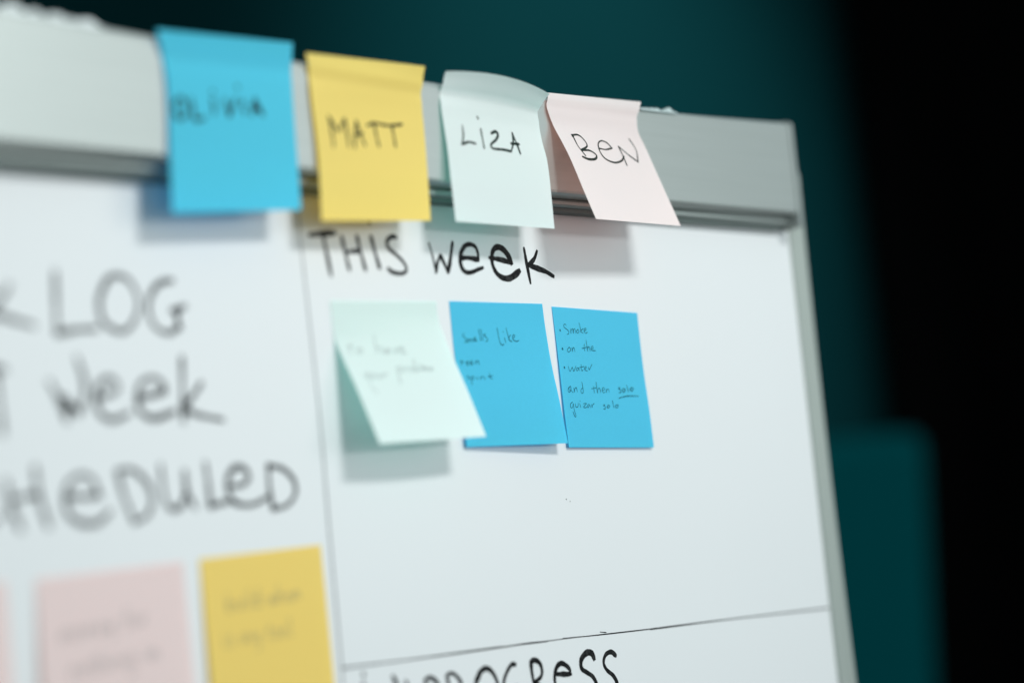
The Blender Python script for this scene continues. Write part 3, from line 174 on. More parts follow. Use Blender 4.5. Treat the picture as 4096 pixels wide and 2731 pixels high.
NOTE_INK = {'smoke': [[1.3, [[0.058, 0.1645], [0.0602, 0.1701]]], [1.5, [[0.0588, 0.2968], [0.06, 0.3024]]], [1.3, [[0.0549, 0.4304], [0.0572, 0.436]]], [0.46, [[0.1334, 0.1303], [0.1253, 0.12], [0.107, 0.1271], [0.1112, 0.1454], [0.1421, 0.1598], [0.156, 0.1748], [0.1471, 0.1915], [0.1323, 0.1921]]], [0.46, [[0.1777, 0.1512], [0.1786, 0.1868], [0.1828, 0.1653], [0.204, 0.1502], [0.2056, 0.1822], [0.2121, 0.1605], [0.2292, 0.1492], [0.232, 0.1811]]], [0.46, [[0.2625, 0.1536], [0.2436, 0.1686], [0.2549, 0.1803], [0.2735, 0.1674], [0.2682, 0.1533], [0.2565, 0.1552]]], [0.46, [[0.2859, 0.104], [0.2938, 0.1394], [0.2948, 0.1751]]], [0.46, [[0.3271, 0.1453], [0.2974, 0.1622], [0.3207, 0.1777]]], [0.46, [[0.3316, 0.163], [0.3565, 0.1534], [0.3567, 0.1405], [0.3379, 0.1484], [0.336, 0.17], [0.352, 0.1765], [0.3743, 0.1685]]], [0.46, [[0.1395, 0.2876], [0.1129, 0.3027], [0.122, 0.3201], [0.1491, 0.3086], [0.1472, 0.2888], [0.1318, 0.2865]]], [0.46, [[0.1681, 0.2866], [0.1692, 0.3164], [0.1725, 0.2993], [0.191, 0.2859], [0.1992, 0.314]]], [0.46, [[0.3168, 0.2565], [0.3129, 0.3067]]], [0.46, [[0.2839, 0.2898], [0.3412, 0.2792], [0.3709, 0.2754]]], [0.46, [[0.3445, 0.2269], [0.3454, 0.3056], [0.3515, 0.286], [0.3707, 0.2761], [0.378, 0.3045]]], [0.46, [[0.3913, 0.2897], [0.4158, 0.2831], [0.413, 0.2674], [0.3945, 0.2788], [0.3976, 0.2988], [0.4439, 0.3001]]], [0.46, [[0.1023, 0.4234], [0.1146, 0.4598], [0.1464, 0.4292], [0.1581, 0.4572], [0.1907, 0.4173]]], [0.46, [[0.2178, 0.4307], [0.1942, 0.435], [0.1891, 0.4493], [0.2086, 0.4488], [0.2189, 0.4307], [0.2251, 0.4519]]], [0.46, [[0.2537, 0.4048], [0.2508, 0.449], [0.2675, 0.4457]]], [0.46, [[0.2297, 0.4283], [0.2817, 0.4197]]], [0.46, [[0.2817, 0.4375], [0.3061, 0.4304], [0.3083, 0.4189], [0.2898, 0.4251], [0.2926, 0.4464], [0.3196, 0.4493]]], [0.46, [[0.3362, 0.4238], [0.3419, 0.4415], [0.3776, 0.4011]]], [0.46, [[0.1008, 0.5647], [0.0735, 0.5794], [0.0683, 0.602], [0.0852, 0.6073], [0.1025, 0.5858], [0.1022, 0.5633], [0.1051, 0.5964], [0.1249, 0.6101]]], [0.46, [[0.0926, 0.5663], [0.0778, 0.5864], [0.0893, 0.5967]]], [0.46, [[0.1356, 0.5767], [0.1388, 0.6077], [0.1453, 0.5849], [0.1654, 0.5739], [0.171, 0.6042]]], [0.46, [[0.2421, 0.5758], [0.2202, 0.5834], [0.2126, 0.6048], [0.2258, 0.6131], [0.2402, 0.5972], [0.237, 0.5319]]], [0.46, [[0.3667, 0.5589], [0.3657, 0.6089]]], [0.46, [[0.3374, 0.5788], [0.3992, 0.5689]]], [0.46, [[0.4017, 0.5294], [0.4026, 0.6082], [0.4101, 0.583], [0.4333, 0.5718], [0.4404, 0.6039]]], [0.46, [[0.4586, 0.5892], [0.489, 0.5828], [0.4854, 0.567], [0.4632, 0.5783], [0.4683, 0.6034], [0.4924, 0.5993]]], [0.46, [[0.5076, 0.5774], [0.5089, 0.604], [0.5154, 0.5844], [0.537, 0.5768], [0.5436, 0.5997]]], [0.7, [[0.6779, 0.5629], [0.6595, 0.5706], [0.684, 0.5824], [0.6794, 0.597], [0.6584, 0.6011]]], [0.7, [[0.7155, 0.5694], [0.6996, 0.5865], [0.7191, 0.5948], [0.7377, 0.5762], [0.7183, 0.5679]]], [0.7, [[0.7633, 0.5443], [0.7726, 0.5901]]], [0.7, [[0.8159, 0.5599], [0.7973, 0.5772], [0.8196, 0.584], [0.8382, 0.5668], [0.8159, 0.5599]]], [0.6, [[0.6457, 0.6419], [0.7382, 0.625], [0.8888, 0.6208]]], [0.5, [[0.6545, 0.6396], [0.7751, 0.62]]], [0.46, [[0.1035, 0.6775], [0.0785, 0.692], [0.0761, 0.7167], [0.0962, 0.7164], [0.1104, 0.688], [0.1118, 0.7338], [0.1225, 0.776], [0.1102, 0.7818], [0.0957, 0.7481]]], [0.46, [[0.1317, 0.6876], [0.1349, 0.7123], [0.1576, 0.7106], [0.1661, 0.6836]]], [0.46, [[0.1823, 0.6869], [0.1881, 0.7151]]], [0.46, [[0.1882, 0.6676], [0.1897, 0.6719]]], [0.46, [[0.2248, 0.6883], [0.2616, 0.6849], [0.2229, 0.7096], [0.2385, 0.7165], [0.2611, 0.7105]]], [0.46, [[0.2892, 0.6887], [0.2662, 0.7019], [0.2726, 0.7153], [0.2935, 0.6958], [0.3011, 0.7149]]], [0.46, [[0.3174, 0.6897], [0.3193, 0.7146], [0.3247, 0.6989], [0.3493, 0.6842]]], [0.6, [[0.4715, 0.6931], [0.4534, 0.697], [0.4743, 0.7074], [0.4691, 0.7219], [0.4506, 0.7221]]], [0.6, [[0.5079, 0.6962], [0.4933, 0.7108], [0.5134, 0.7141], [0.5249, 0.6981], [0.5084, 0.694]]], [0.6, [[0.5658, 0.6592], [0.5732, 0.7118]]], [0.6, [[0.608, 0.6911], [0.5899, 0.7043], [0.6092, 0.7127], [0.6294, 0.6951], [0.6106, 0.6896]]]], 'b2': [[0.55, [[0.1244, 0.2223], [0.1051, 0.2291], [0.1069, 0.2425], [0.1313, 0.2569], [0.1335, 0.2769], [0.1145, 0.2817]]], [0.55, [[0.1465, 0.2614], [0.1482, 0.2845], [0.152, 0.2691], [0.1699, 0.2581], [0.1717, 0.2805], [0.1769, 0.2669], [0.193, 0.2571], [0.1959, 0.2795]]], [0.55, [[0.2088, 0.2647], [0.2331, 0.2575], [0.2249, 0.2452], [0.2099, 0.2589], [0.219, 0.2723], [0.2439, 0.2682]]], [0.55, [[0.2736, 0.1904], [0.2772, 0.2369], [0.2842, 0.2686]]], [0.55, [[0.2969, 0.1901], [0.2997, 0.2405], [0.3074, 0.2684]]], [0.55, [[0.3408, 0.2226], [0.3201, 0.2306], [0.3461, 0.2478], [0.3548, 0.2633], [0.3368, 0.2751]]], [0.55, [[0.4695, 0.1782], [0.4735, 0.2348], [0.4839, 0.2856], [0.5051, 0.2972], [0.5211, 0.2911]]], [0.55, [[0.5364, 0.2459], [0.541, 0.2812]]], [0.55, [[0.529, 0.2029], [0.5306, 0.2068]]], [0.55, [[0.5651, 0.1769], [0.5776, 0.2337], [0.5859, 0.2651]]], [0.55, [[0.6032, 0.2256], [0.5841, 0.2454], [0.5834, 0.2631], [0.6112, 0.2727]]], [0.55, [[0.6312, 0.2489], [0.6485, 0.2298], [0.6344, 0.2252], [0.6227, 0.2411], [0.6287, 0.2607], [0.6596, 0.2703], [0.6879, 0.2641]]], [0.55, [[0.0579, 0.4045], [0.0564, 0.4391]]], [0.55, [[0.0412, 0.418], [0.078, 0.4159]]], [0.55, [[0.1037, 0.4275], [0.1306, 0.4197], [0.1183, 0.4112], [0.1024, 0.4255], [0.1114, 0.439], [0.1313, 0.4351]]], [0.55, [[0.1465, 0.4247], [0.1691, 0.4169], [0.1585, 0.408], [0.1455, 0.4216], [0.1527, 0.4351], [0.1738, 0.4293]]], [0.55, [[0.1975, 0.411], [0.1991, 0.435], [0.2031, 0.4195], [0.2265, 0.4086], [0.2332, 0.435]]], [0.55, [[0.109, 0.5124], [0.0911, 0.5181], [0.1101, 0.5278], [0.1009, 0.5394]]], [0.55, [[0.1285, 0.5201], [0.1304, 0.5743]]], [0.55, [[0.13, 0.5259], [0.1562, 0.5164], [0.1541, 0.5357], [0.1322, 0.5414]]], [0.55, [[0.1901, 0.5203], [0.1922, 0.5405]]], [0.55, [[0.2239, 0.5204], [0.2259, 0.5407]]], [0.55, [[0.2282, 0.5263], [0.2542, 0.5166]]], [0.55, [[0.2634, 0.5206], [0.2671, 0.5408]]], [0.55, [[0.321, 0.4934], [0.3268, 0.5286], [0.3447, 0.5365]]], [0.55, [[0.3003, 0.5207], [0.3506, 0.513]]]], 'lg': [[0.55, [[0.1089, 0.2858], [0.0807, 0.3547]]], [0.55, [[0.0758, 0.3046], [0.1384, 0.2984]]], [0.55, [[0.1849, 0.3125], [0.1478, 0.3366], [0.1605, 0.3571], [0.1978, 0.333], [0.1849, 0.3125]]], [0.55, [[0.3512, 0.2245], [0.3151, 0.3616]]], [0.55, [[0.3347, 0.3217], [0.3787, 0.3128], [0.3633, 0.3631]]], [0.55, [[0.4338, 0.3244], [0.3924, 0.3436], [0.3995, 0.3641], [0.4371, 0.3296], [0.4298, 0.365]]], [0.55, [[0.4853, 0.3208], [0.4814, 0.3614], [0.5309, 0.3169]]], [0.55, [[0.5326, 0.3476], [0.5718, 0.3333], [0.5644, 0.3127], [0.5293, 0.3424], [0.5349, 0.3661], [0.5825, 0.3593]]], [0.55, [[0.1193, 0.4971], [0.1179, 0.5322], [0.1631, 0.4936]]], [0.55, [[0.1631, 0.4936], [0.129, 0.5875], [0.1579, 0.6432]]], [0.55, [[0.1902, 0.5097], [0.1647, 0.5339], [0.1901, 0.5379], [0.2103, 0.5104], [0.1902, 0.5097]]], [0.55, [[0.2376, 0.5114], [0.2279, 0.5393], [0.2561, 0.5323], [0.2725, 0.5076]]], [0.55, [[0.2852, 0.5131], [0.2754, 0.541]]], [0.55, [[0.2831, 0.5231], [0.3207, 0.5042]]], [0.55, [[0.4282, 0.4671], [0.4016, 0.5882]]], [0.55, [[0.4277, 0.4722], [0.4738, 0.4635], [0.4535, 0.4987], [0.4173, 0.5076]]], [0.55, [[0.5015, 0.4696], [0.4874, 0.5049]]], [0.55, [[0.4981, 0.4797], [0.5352, 0.4655]]], [0.55, [[0.5631, 0.4716], [0.5366, 0.4912], [0.5507, 0.504], [0.5796, 0.4824], [0.5631, 0.4716]]], [0.55, [[0.6165, 0.4115], [0.589, 0.5032], [0.6227, 0.489], [0.6065, 0.473]]], [0.55, [[0.6552, 0.4436], [0.6418, 0.4999]]], [0.55, [[0.6631, 0.4852], [0.6941, 0.4758], [0.6848, 0.4632], [0.6602, 0.4902], [0.6875, 0.4983]]], [0.55, [[0.7067, 0.4763], [0.6954, 0.5068]]], [0.55, [[0.7071, 0.4866], [0.7331, 0.475], [0.7218, 0.5056], [0.7572, 0.4779], [0.7553, 0.5036]]]], 'olivia': [[1.9, [[0.0913, 0.3693], [0.0481, 0.4025], [0.0494, 0.4572], [0.0871, 0.4856], [0.1301, 0.4542], [0.1295, 0.3951], [0.0913, 0.3693]]], [1.9, [[0.1732, 0.3734], [0.1819, 0.4324], [0.1877, 0.4853]]], [1.9, [[0.1877, 0.4853], [0.2263, 0.4856], [0.2714, 0.4745]]], [1.9, [[0.3407, 0.3699], [0.3515, 0.4459]]], [1.9, [[0.343, 0.3256], [0.347, 0.3302]]], [1.9, [[0.4339, 0.3656], [0.4504, 0.4096], [0.4662, 0.4562]]], [1.9, [[0.4662, 0.4562], [0.494, 0.4078], [0.5239, 0.3574]]], [1.9, [[0.581, 0.363], [0.586, 0.4369]]], [1.9, [[0.5428, 0.2868], [0.5479, 0.2922]]], [1.9, [[0.649, 0.4469], [0.6647, 0.4007], [0.6812, 0.3501]]], [1.9, [[0.6812, 0.3501], [0.7063, 0.3948], [0.7395, 0.4436]]], [1.9, [[0.6577, 0.4134], [0.7228, 0.4066]]]], 'matt': [[1.35, [[0.1314, 0.3689], [0.1435, 0.4582], [0.1442, 0.553]]], [1.35, [[0.1311, 0.3706], [0.1691, 0.4225], [0.203, 0.4568]]], [1.35, [[0.203, 0.4568], [0.2392, 0.4185], [0.2724, 0.375]]], [1.35, [[0.2724, 0.375], [0.2762, 0.4598], [0.2816, 0.547]]], [1.35, [[0.3325, 0.5518], [0.3498, 0.4647], [0.373, 0.3829]]], [1.35, [[0.373, 0.3829], [0.393, 0.4536], [0.4303, 0.5314]]], [1.35, [[0.3447, 0.4719], [0.4179, 0.4593]]], [1.35, [[0.4656, 0.4074], [0.5337, 0.3893], [0.6053, 0.3931]]], [1.35, [[0.5332, 0.3929], [0.5413, 0.4635], [0.5577, 0.5327]]], [1.35, [[0.6053, 0.3931], [0.6777, 0.3952], [0.7934, 0.3812]]], [1.35, [[0.6941, 0.3924], [0.7045, 0.4639], [0.7122, 0.5255]]]], 'liza': [[1.08, [[0.1836, 0.3519], [0.1768, 0.418], [0.1479, 0.4806]]], [1.32, [[0.1479, 0.4806], [0.2191, 0.4591], [0.2842, 0.4634]]], [1.08, [[0.366, 0.354], [0.3659, 0.4177], [0.3639, 0.489]]], [1.08, [[0.3473, 0.275], [0.3566, 0.289]]], [1.5, [[0.4665, 0.3744], [0.5137, 0.3564], [0.5351, 0.3749], [0.5046, 0.4131], [0.4408, 0.4547], [0.4548, 0.4802], [0.5564, 0.4783], [0.6352, 0.4828]]], [1.2, [[0.6352, 0.4828], [0.6803, 0.4148], [0.69, 0.3448]]], [1.2, [[0.69, 0.3448], [0.7112, 0.4116], [0.7278, 0.4922]]], [1.56, [[0.6543, 0.4258], [0.7375, 0.4212]]]], 'ben': [[1.7999999999999998, [[0.1624, 0.325], [0.1643, 0.338]]], [0.8999999999999999, [[0.1655, 0.3325], [0.165, 0.4182], [0.1984, 0.4972]]], [1.08, [[0.1669, 0.3248], [0.236, 0.3208], [0.2737, 0.3587], [0.2728, 0.4118], [0.1799, 0.4492]]], [1.38, [[0.1799, 0.4492], [0.2766, 0.4486], [0.3312, 0.4818], [0.2982, 0.5147], [0.2184, 0.5227], [0.1555, 0.5061]]], [0.96, [[0.403, 0.4222], [0.4789, 0.4283], [0.566, 0.4129]]], [1.02, [[0.566, 0.4129], [0.5349, 0.3706], [0.4769, 0.3568], [0.42, 0.3876], [0.3972, 0.4518], [0.4239, 0.5071], [0.5142, 0.5312], [0.6127, 0.5111], [0.671, 0.4719]]], [0.96, [[0.6552, 0.5463], [0.6586, 0.4675], [0.6575, 0.3923]]], [0.96, [[0.6575, 0.3923], [0.731, 0.4532], [0.8173, 0.5093]]], [0.8999999999999999, [[0.8173, 0.5093], [0.8598, 0.4155], [0.8411, 0.3196]]]], 'yel': [[0.7, [[0.1859, 0.231], [0.183, 0.3505], [0.1859, 0.3206], [0.2063, 0.2903], [0.2267, 0.3138], [0.2122, 0.3469], [0.183, 0.3446]]], [0.7, [[0.2512, 0.2894], [0.2523, 0.3312], [0.2686, 0.3488], [0.289, 0.3245], [0.2919, 0.2886], [0.2948, 0.3482]]], [0.7, [[0.3222, 0.2879], [0.3251, 0.3476]]], [0.7, [[0.3222, 0.2581], [0.3234, 0.264]]], [0.7, [[0.3583, 0.2275], [0.3583, 0.335], [0.3729, 0.3466]]], [0.7, [[0.4352, 0.2976], [0.4119, 0.2861], [0.3915, 0.3164], [0.4061, 0.346], [0.4323, 0.3305], [0.4381, 0.2258], [0.4381, 0.3333], [0.4468, 0.3451]]], [0.7, [[0.5149, 0.284], [0.5295, 0.3434], [0.547, 0.2953], [0.5615, 0.3428], [0.5761, 0.2827]]], [0.7, [[0.6005, 0.2225], [0.6005, 0.342], [0.6064, 0.306], [0.6267, 0.2817], [0.6413, 0.3053], [0.6442, 0.3411]]], [0.7, [[0.6687, 0.3107], [0.7036, 0.301], [0.6919, 0.2803], [0.6687, 0.2987], [0.6716, 0.3345], [0.6919, 0.3401], [0.7123, 0.3277]]], [0.7, [[0.731, 0.2795], [0.7321, 0.3393], [0.7368, 0.3033], [0.7572, 0.279], [0.7717, 0.3026], [0.7746, 0.3384]]], [0.7, [[0.1353, 0.5115], [0.1382, 0.5712]]], [0.7, [[0.1353, 0.4816], [0.1365, 0.4876]]], [0.7, [[0.2005, 0.5132], [0.1802, 0.5106], [0.1714, 0.5287], [0.1976, 0.5491], [0.1918, 0.5701], [0.1656, 0.5676]]], [0.7, [[0.2774, 0.5086], [0.2786, 0.5683], [0.2832, 0.5324], [0.2978, 0.5082], [0.3094, 0.5259], [0.3094, 0.5677], [0.3152, 0.5257], [0.3327, 0.5075], [0.3444, 0.5311], [0.3473, 0.5669]]], [0.7, [[0.3717, 0.5067], [0.3746, 0.5424], [0.395, 0.554], [0.4096, 0.5059], [0.4067, 0.6015], [0.3834, 0.6259]]], [0.7, [[0.4952, 0.4683], [0.4952, 0.5519], [0.5126, 0.5635]]], [0.7, [[0.4806, 0.5014], [0.5155, 0.4977]]], [0.7, [[0.5546, 0.5029], [0.5342, 0.5212], [0.5371, 0.554], [0.5575, 0.5626], [0.5749, 0.5383], [0.5691, 0.5086], [0.5546, 0.5029]]], [0.7, [[0.6198, 0.5016], [0.5994, 0.5199], [0.6023, 0.5527], [0.6227, 0.5612], [0.6402, 0.537], [0.6343, 0.5072], [0.6198, 0.5016]]], [0.7, [[0.6675, 0.4408], [0.6675, 0.5484], [0.6821, 0.56]]]], 'pink': [[0.7, [[0.1327, 0.327], [0.1339, 0.3892], [0.1387, 0.3516], [0.1539, 0.3259], [0.1661, 0.3439], [0.1661, 0.3876], [0.1722, 0.3436], [0.1904, 0.324], [0.2025, 0.3483], [0.2056, 0.3856]]], [0.7, [[0.2524, 0.3208], [0.2311, 0.3406], [0.2341, 0.3747], [0.2554, 0.383], [0.2736, 0.3571], [0.2675, 0.3263], [0.2524, 0.3208]]], [0.7, [[0.2991, 0.3184], [0.3004, 0.3807], [0.3052, 0.343], [0.3265, 0.317], [0.3417, 0.3412], [0.3447, 0.3784]]], [0.7, [[0.3702, 0.3459], [0.4067, 0.3347], [0.3945, 0.3135], [0.3702, 0.3335], [0.3733, 0.3707], [0.3945, 0.3759], [0.4158, 0.3623]]], [0.7, [[0.4352, 0.3114], [0.4383, 0.3487], [0.4595, 0.3601], [0.4747, 0.3094], [0.4717, 0.4093], [0.4474, 0.4355]]], [0.7, [[0.5914, 0.2536], [0.5732, 0.2483], [0.5671, 0.286], [0.5671, 0.3857]]], [0.7, [[0.5489, 0.3056], [0.5884, 0.3005]]], [0.7, [[0.626, 0.3017], [0.6048, 0.3214], [0.6078, 0.3556], [0.6291, 0.3638], [0.6473, 0.338], [0.6412, 0.3071], [0.626, 0.3017]]], [0.7, [[0.6728, 0.2993], [0.674, 0.3615], [0.6789, 0.3239], [0.7032, 0.2977]]], [0.7, [[0.1833, 0.5477], [0.1845, 0.61], [0.1894, 0.5724], [0.2106, 0.5463], [0.2258, 0.5705], [0.2289, 0.6077]]], [0.7, [[0.2756, 0.543], [0.2544, 0.5628], [0.2574, 0.5969], [0.2787, 0.6052], [0.2969, 0.5793], [0.2908, 0.5485], [0.2756, 0.543]]], [0.7, [[0.3315, 0.5027], [0.3315, 0.59], [0.3498, 0.6015]]], [0.7, [[0.3164, 0.5378], [0.3528, 0.5328]]], [0.7, [[0.3723, 0.4757], [0.3723, 0.6004], [0.3783, 0.5627], [0.3996, 0.5366], [0.4148, 0.5608], [0.4178, 0.598]]], [0.7, [[0.4464, 0.5342], [0.4494, 0.5964]]], [0.7, [[0.4464, 0.5031], [0.4476, 0.5092]]], [0.7, [[0.481, 0.5325], [0.4822, 0.5947], [0.4871, 0.5571], [0.5084, 0.5311], [0.5235, 0.5552], [0.5266, 0.5925]]], [0.7, [[0.5946, 0.5329], [0.5673, 0.528], [0.5491, 0.5601], [0.5673, 0.5873], [0.5946, 0.564], [0.5977, 0.5327], [0.5946, 0.6264], [0.5703, 0.6526], [0.5521, 0.6286]]], [0.7, [[0.6809, 0.5222], [0.6839, 0.5844]]], [0.7, [[0.6809, 0.491], [0.6821, 0.4972]]], [0.7, [[0.7155, 0.5204], [0.7168, 0.5827], [0.7216, 0.5451], [0.7429, 0.519], [0.7581, 0.5432], [0.7611, 0.5804]]]], 'pinkl': [[0.9, [[0.1327, 0.2386], [0.1327, 0.3633], [0.1387, 0.3256], [0.16, 0.2996], [0.1752, 0.3237], [0.1782, 0.361]]], [0.9, [[0.2037, 0.3285], [0.2402, 0.3173], [0.2281, 0.2961], [0.2037, 0.316], [0.2068, 0.3533], [0.2281, 0.3584], [0.2493, 0.3449]]], [0.9, [[0.2718, 0.2315], [0.2718, 0.3437], [0.287, 0.3554]]], [0.9, [[0.3125, 0.2294], [0.3125, 0.3416], [0.3277, 0.3533]]], [0.9, [[0.3714, 0.2887], [0.3502, 0.3085], [0.3532, 0.3427], [0.3745, 0.3509], [0.3927, 0.325], [0.3866, 0.2942], [0.3714, 0.2887]]], [0.9, [[0.5215, 0.2873], [0.4911, 0.2826], [0.4699, 0.3149], [0.4851, 0.3452], [0.5094, 0.3315], [0.5215, 0.2873], [0.5185, 0.3248], [0.5337, 0.3428]]], [0.9, [[0.5896, 0.2838], [0.5622, 0.279], [0.544, 0.3111], [0.5622, 0.3382], [0.5896, 0.315], [0.5926, 0.2836], [0.5896, 0.3773], [0.5653, 0.4035], [0.547, 0.3795]]], [0.9, [[0.6667, 0.2798], [0.6364, 0.2751], [0.6151, 0.3074], [0.6303, 0.3378], [0.6546, 0.3241], [0.6667, 0.2798], [0.6637, 0.3174], [0.6789, 0.3353]]], [0.9, [[0.6953, 0.2721], [0.6983, 0.3343]]], [0.9, [[0.6953, 0.241], [0.6965, 0.2471]]], [0.9, [[0.7299, 0.2703], [0.7311, 0.3326], [0.736, 0.295], [0.7573, 0.2689], [0.7725, 0.2931], [0.7755, 0.3303]]]]}


def smooth_line(pts, step):
    "resampled Catmull-Rom through 2-D points"
    if len(pts) == 1: pts = [pts[0], pts[0]]
    P3 = [list(p)+[0] for p in pts]
    length = sum(math.dist(pts[i], pts[i+1]) for i in range(len(pts)-1))
    n = max(4, int(length/step))
    return [spline(P3, i/n)[:2] for i in range(n+1)], length
def ribbons(strokes, place, sx=1.0, sy=1.0, lift0=0.0, seed=1, taper=True):
    """flat strokes of given width; place(a,b,lift) puts a 2-D point on its surface; sx,sy = mm per unit"""
    V = []; F = []; rnd = random.Random(seed)
    for k, (wd, pts) in enumerate(strokes):
        q = [(a*sx, b*sy) for a, b in pts]
        line, ln = smooth_line(q, max(wd*0.5, 0.5)); n = len(line)
        lift = lift0 + 0.012*(k % 7); base = len(V); ph = rnd.random()*10
        for i in range(n):
            a = line[max(i-1, 0)]; b = line[min(i+1, n-1)]
            dx, dy = b[0]-a[0], b[1]-a[1]; d = math.hypot(dx, dy) or 1.0
            nx, ny = -dy/d, dx/d
            t = i/(n-1); e = min(t, 1-t)*(n-1)
            ww = wd*0.5*(1+0.16*math.sin(ph+t*7)+0.05*math.sin(ph*3+i*1.9))
            if e < 0.5: ww *= 0.62
            x, y = line[i]
            if e < 0.5:                      # rounded ends reach past the last point
                s = -1 if i == 0 else 1
                x += s*dx/d*wd*0.35; y += s*dy/d*wd*0.35
            V.append(place((x+nx*ww)/sx, (y+ny*ww)/sy, lift)); V.append(place((x-nx*ww)/sx, (y-ny*ww)/sy, lift))
        for i in range(n-1):
            c = base+2*i; F.append((c, c+1, c+3, c+2))
    return V, F

# ------------------------------------------------------------------ room
fl = mesh_obj('floor', [P(-4000, -4000, DZ), P(9000, -4000, DZ), P(9000, 1496, DZ), P(-4000, 1496, DZ)], [(0, 1, 2, 3)], M['floor']); fl['kind'] = 'structure'
wl = box('wall', (-3500, 1500, DZ), (3400, 1600, DZ+3000), M['wall']); wl['kind'] = 'structure'
# added black folded sheet, stands in for the darkness past the teal wall
V = []; F = []; nn = 160
for i in range(nn+1):
    x = 3270+i*(4200/nn); y = 1440+28*math.sin(i*0.55)+9*math.sin(i*1.7+1)
    V += [P(x, y, DZ+5), P(x, y, DZ+2960)]
for i in range(nn): F.append((2*i, 2*i+2, 2*i+3, 2*i+1))
cu = mesh_obj('backdrop', V, F, M['black'], smooth=True)
tag(cu, 'black sheet standing in for the darkness beyond the teal wall', 'backdrop')

# ------------------------------------------------------------------ whiteboard
XL, XR = -480.0, 513.0
wb = thing('whiteboard', 'white marker board with thick grey metal top bar, covered in sticky notes and handwriting', 'whiteboard')
box('board_panel', (XL, 0, 700), (XR, 12, 1627), M['enamel'], wb)
def bow(z): return 525.5 + 2.3*((z-1490)/150.0)**2 if z < 1640 else 527.5
zs_ = [700+i*(928/24) for i in range(25)]
def bow2(z): return 525.4 + min(3.5, 2.0*((z-1480)/140.0)**2) 
secs = []
for z in zs_:
    xo = bow2(z); secs.append([(XR-1.5, 14, z), (XR-1.5, -0.4, z), (XR+0.5, -3.2, z), (XR+4.2, -3.6, z), (XR+5.2, -2.2, z), (XR+6.4, -2.2, z), (XR+7.4, -3.6, z), (xo-1.2, -3.6, z), (xo, -2.4, z), (xo, 14, z)])
sweep('frame_rail', secs, M['rail'], wb)
sweep('frame_rail', [[(XL-13, 14, z), (XL-13, -3, z), (XL, -3.2, z), (XL, 14, z)] for z in (700, 1642)], M['rail'], wb)
sweep('bottom_rail', [[(x, 14, 686), (x, -3.4, 686), (x, -3.4, 699.6), (x, 14, 699.6)] for x in (XL-13, bow2(700))], M['rail'], wb)
# clamp bar: face, rolled lower edge, recessed lip
def zb(x): return 1592.7 + 0.0094*(x+100)
def zt(x): return zb(x) + 51.2 + 5.6*((x-190)/300.0)**2 if x > -200 else zb(x) + 51.2 + 5.6*(390/300.0)**2
xs_ = [XL-14+i*((503.5-(XL-14))/40) for i in range(41)]
secs = []
for x in xs_:
    a, b = zb(x), zt(x)
    secs.append([(x, -2.2, b), (x, -11, b+0.3), (x, -14.2, b-0.4), (x, -15.8, b-2.0), (x, -16, b-3.4),
                 (x, -16, a+1.6), (x, -15.5, a+0.4), (x, -14.0, a-0.6), (x, -9.5, a-1.3), (x, -2.2, a-1.5)])
bar = sweep('clamp_bar', secs, M['alu'], wb)
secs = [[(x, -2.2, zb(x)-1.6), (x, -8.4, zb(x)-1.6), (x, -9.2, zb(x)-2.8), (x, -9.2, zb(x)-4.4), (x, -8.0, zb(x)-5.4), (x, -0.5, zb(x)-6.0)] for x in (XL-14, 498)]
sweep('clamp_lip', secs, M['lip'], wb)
for q in (498.6,):
    sweep('end_cap', [[(q, -2.0, zb(q)-8.5), (q, -16.6, zb(q)-6.5), (q, -16.6, zt(q)-0.8), (q, -14.5, zt(q)+0.7), (q, -2.0, zt(q)+0.7)], [(q+6, -2.0, zb(q)-8.5), (q+6, -15.6, zb(q)-6.5), (q+6, -15.6, zt(q)-0.8), (q+6, -14.0, zt(q)+0.5), (q+6, -2.0, zt(q)+0.5)]], M['alu'], wb)
sweep('groove_shade_strip', [[(x, -0.2, zb(x)-5.6), (x, -6.2, zb(x)-5.7), (x, -5.6, zb(x)-7.6), (x, -0.2, zb(x)-8.2)] for x in (XL-14, 495)], M['alu_dark'], wb)  # dark strip under the lip, shade of the groove put into its colour
for x in (-440, 470):
    box('leg', (x-14, 15, DZ+1), (x+14, 40, 1600), M['leg'], wb, 2)
    box('foot', (x-20, -230, DZ+0.5), (x+20, 300, DZ+24), M['leg'], wb, 4)
seed = 1
LBL = {'this_week_heading': 'black handwritten words THIS week', 'backlog_heading': 'handwritten word ending in KLOG', 'last_week_heading': 'handwritten word week on the second line',
       'scheduled_heading': 'handwritten word ending in HeDULeD', 'in_progress_heading': 'black handwritten words iN PROGReSS at the bottom edge', 'column_line': 'thin vertical marker line between the columns', 'row_line': 'thin marker line across the column'}
for k, sts in BOARD_INK.items():
    seed += 1
    V, F = ribbons(sts, lambda a, b, l: P(a, -0.06-l, b), seed=seed)
    nm = 'writing' if 'heading' in k else ('ruled_line' if 'line' in k else 'pen_speck')
    if nm == 'pen_speck': nm = 'ink_specks'
    o = mesh_obj(nm, V, F, M['marker_dry'] if k in ('backlog_heading', 'last_week_heading', 'scheduled_heading', 'column_line') else M['marker'], wb)
    if k in LBL: o['label'] = LBL[k]
    if nm == 'ink_specks': o['kind'] = 'stuff'

